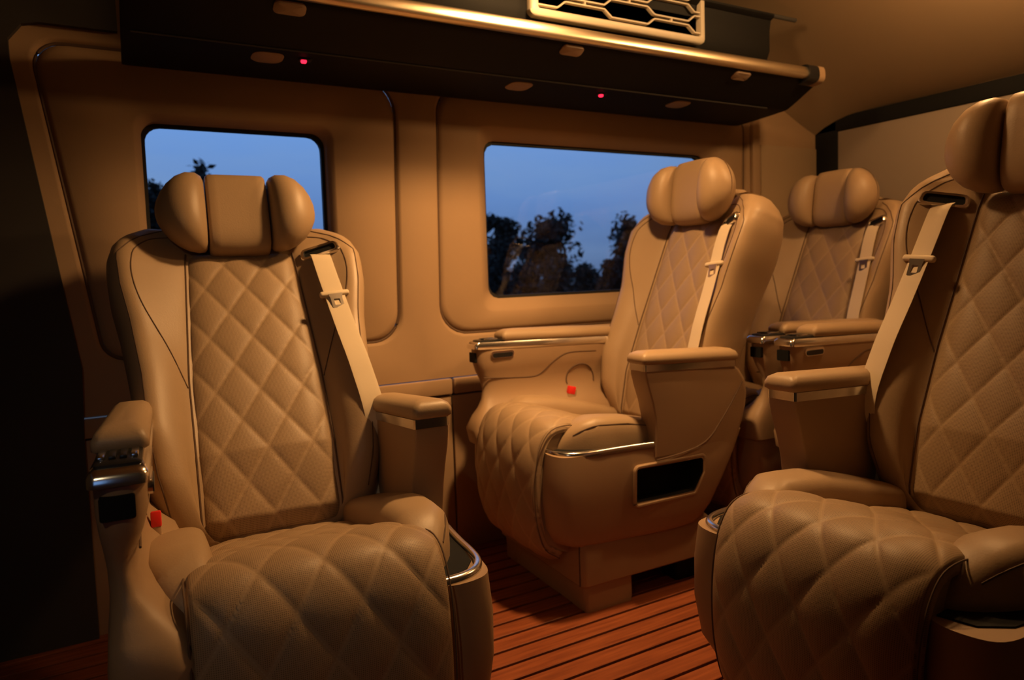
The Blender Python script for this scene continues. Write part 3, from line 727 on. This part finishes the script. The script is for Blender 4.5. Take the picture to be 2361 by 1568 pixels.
    o_l = round_poly([(-.060, -.017), (.060, -.017), (.052, .022), (-.052, .022)], .013, 5); i_l = round_poly([(-.046, -.008), (.046, -.008), (.042, .013), (-.042, .013)], .007, 5)
    Lt = [[(q[0], q[1], z) for q in (ray_hit(lp_, (0, .001), a) for a in np.linspace(0, 2*math.pi, 64, endpoint=False))] for lp_, z in ((o_l, -.012), (o_l, .004), ([(a*.93, b*.9) for a, b in o_l], .010), ([(a*1.04, b*1.08) for a, b in i_l], .009), (i_l, .002))]
    bgd = part('belt_guide', xform(loft(Lt, cap=False), M), 'chrome', s, sharp=45)
    part('guide_slot', xform(loft([[(a*1.05, b*1.05, z) for a, b in i_l] for z in (-.006, .003)]), M), 'black_matt', bgd, smooth=False)
    return s

GRP = 'quilted tan captain seats'
seat((0.266, 1.448), -92.1, 35, 1, 'plain', 'control', 'tan quilted captain seat turned to face the aisle, nearest the small window', GRP, 1.0, -.012, .10)
seat((1.417, 1.944), 179.2, 20.5, 1, 'plain', 'control', 'tan captain seat in front of the wide window, with side storage opening', GRP)
seat((1.368, 0.794), 181.0, 22.6, -1, 'stub', 'plain', 'large foreground tan captain seat cropped by the right edge', GRP, 1.3)
seat((2.215, 1.944), 180, 21, 1, 'control', 'plain', 'dim rear-row tan captain seat behind the wide-window seat', GRP, .8)
seat((2.205, 1.265), 180, 21, 1, 'plain', 'control', 'rear-row seat mostly hidden behind the large foreground seat', GRP, .7)

# ------------------------------------------------------------------ outside: dark field, hedge bushes and trees against the sky
gd = part('ground', rbox(20, 45, -0.65, 260, 200, 0.1, 0.01, 1), 'field', None, smooth=False); gd['kind'] = 'structure'
def leaf_cloud(rng, clumps, n, size):
    V, Fc = [], []
    for _ in range(n):
        cx, cy, cz, rr = clumps[int(rng.integers(len(clumps)))]
        d = rng.normal(size=3); d /= np.linalg.norm(d); p = np.array([cx, cy, cz])+d*rr*rng.random()**0.5
        a = rng.normal(size=3); a /= np.linalg.norm(a); b = np.cross(a, rng.normal(size=3)); b /= np.linalg.norm(b)
        sz = size*(0.6+0.8*rng.random()); o = len(V)
        V += [tuple(p-a*sz), tuple(p+b*sz*.45), tuple(p+a*sz), tuple(p-b*sz*.45)]; Fc.append((o, o+1, o+2, o+3))
    return V, Fc
def pxd(px, py, Y):
    d = _F+_R*((px-1180.5)/FPX)-_U*((py-PPY)/FPX); t = Y/d.y; return Vector((d.x*t, Y, CAM_H+d.z*t))
def tree(base_px, top_py, Y, width, label, seed, n=1500, group='trees outside the windows', clumpy=9, cat='tree'):
    rng = np.random.default_rng(seed); top = pxd(base_px, top_py, Y); h = top.z+0.6
    t = empty('tree', (top.x, Y, -0.6)); tag(t, label, cat, group)
    tr_ = [(0, 0, 0), (rng.normal()*.06*h, 0, h*.35), (rng.normal()*.06*h, 0, h*.62), (rng.normal()*.05*h, 0, h*.93)]
    vf = [tube(catmull(tr_, 10), .035*h**.5, 8)]; clumps = []
    for i in range(clumpy):
        f = .38+.58*(i+.5)/clumpy; b = np.array([np.interp(f*h, [q[2] for q in tr_], [q[0] for q in tr_]), 0, f*h])
        an = rng.random()*6.28; rad = width*(1.05-f*.75)*(.35+.75*rng.random())
        e_ = b+np.array([math.cos(an)*rad, math.sin(an)*rad*.8, .12*h*rng.random()])
        vf.append(tube([b, (b+e_)/2+np.array([0, 0, .03*h]), e_], .018*h**.5, 6)); clumps.append((*e_, width*(.20+.16*rng.random()))); clumps.append((*((b+e_)/2), width*.2))
    clumps.append((tr_[-1][0], 0, h*.95, width*.16))
    part('trunk', merge(*vf), 'bark', t)
    f_ = leaf_cloud(rng, clumps, n, .17*(Y/28)); o = build('foliage', f_[0], f_[1], 'foliage', t, smooth=False, recalc=False); o['kind'] = 'stuff'
tree(1268, 520, 30, 3.0, 'taller leafy tree in the middle of the wide window', 3, 2600, clumpy=12)
tree(1150, 505, 33, 2.3, 'tree cut by the left edge of the wide window', 5, 1600)
tree(1470, 520, 36, 2.6, 'tree beside the headrest at the right of the wide window', 8, 1700)
tree(445, 415, 20, 1.5, 'tall slender tree behind the small window, tip above the headrest', 12, 1500)
tree(345, 430, 22, 1.3, 'low tree in the left corner of the small window', 15, 1300)
def bush(px, top_py, Y, w_, label, seed):
    rng = np.random.default_rng(seed); top = pxd(px, top_py, Y); h = top.z+.6
    t = empty('bush', (top.x, Y, -0.6)); tag(t, label, 'bush', 'hedge bushes outside')
    clumps = [(w_*(rng.random()-.5), w_*(rng.random()-.5)*.8, h*(.25+.5*rng.random()), h*.26) for _ in range(14)]+[(0, 0, h*.72, h*.27), (0, 0, h*.3, h*.4)]
    part('stem', merge(*[tube([(0, 0, 0), (c[0]*.5, c[1]*.5, c[2]*.6), c[:3]], .03, 6) for c in clumps[:8]]), 'bark', t)
    f_ = leaf_cloud(rng, clumps, 2200, .16); o = build('foliage', f_[0], f_[1], 'foliage', t, smooth=False, recalc=False); o['kind'] = 'stuff'
for i, (px, py, w_, lb) in enumerate([(1140, 580, 0.55, 'dark bush at the left edge of the wide window'), (1205, 598, 0.55, 'dark bush left of the taller tree'), (1280, 592, 0.55, 'dark bush at the foot of the taller tree'),
                                      (1350, 606, 0.55, 'low dark bush right of the taller tree'), (1420, 590, 0.55, 'round dark bush beside the backrest in the wide window'), (1490, 600, 0.55, 'dark bush behind the backrest of the wide-window seat')]):
    bush(px, py, 25+(i % 2)*2.4, w_, lb, 40+i)
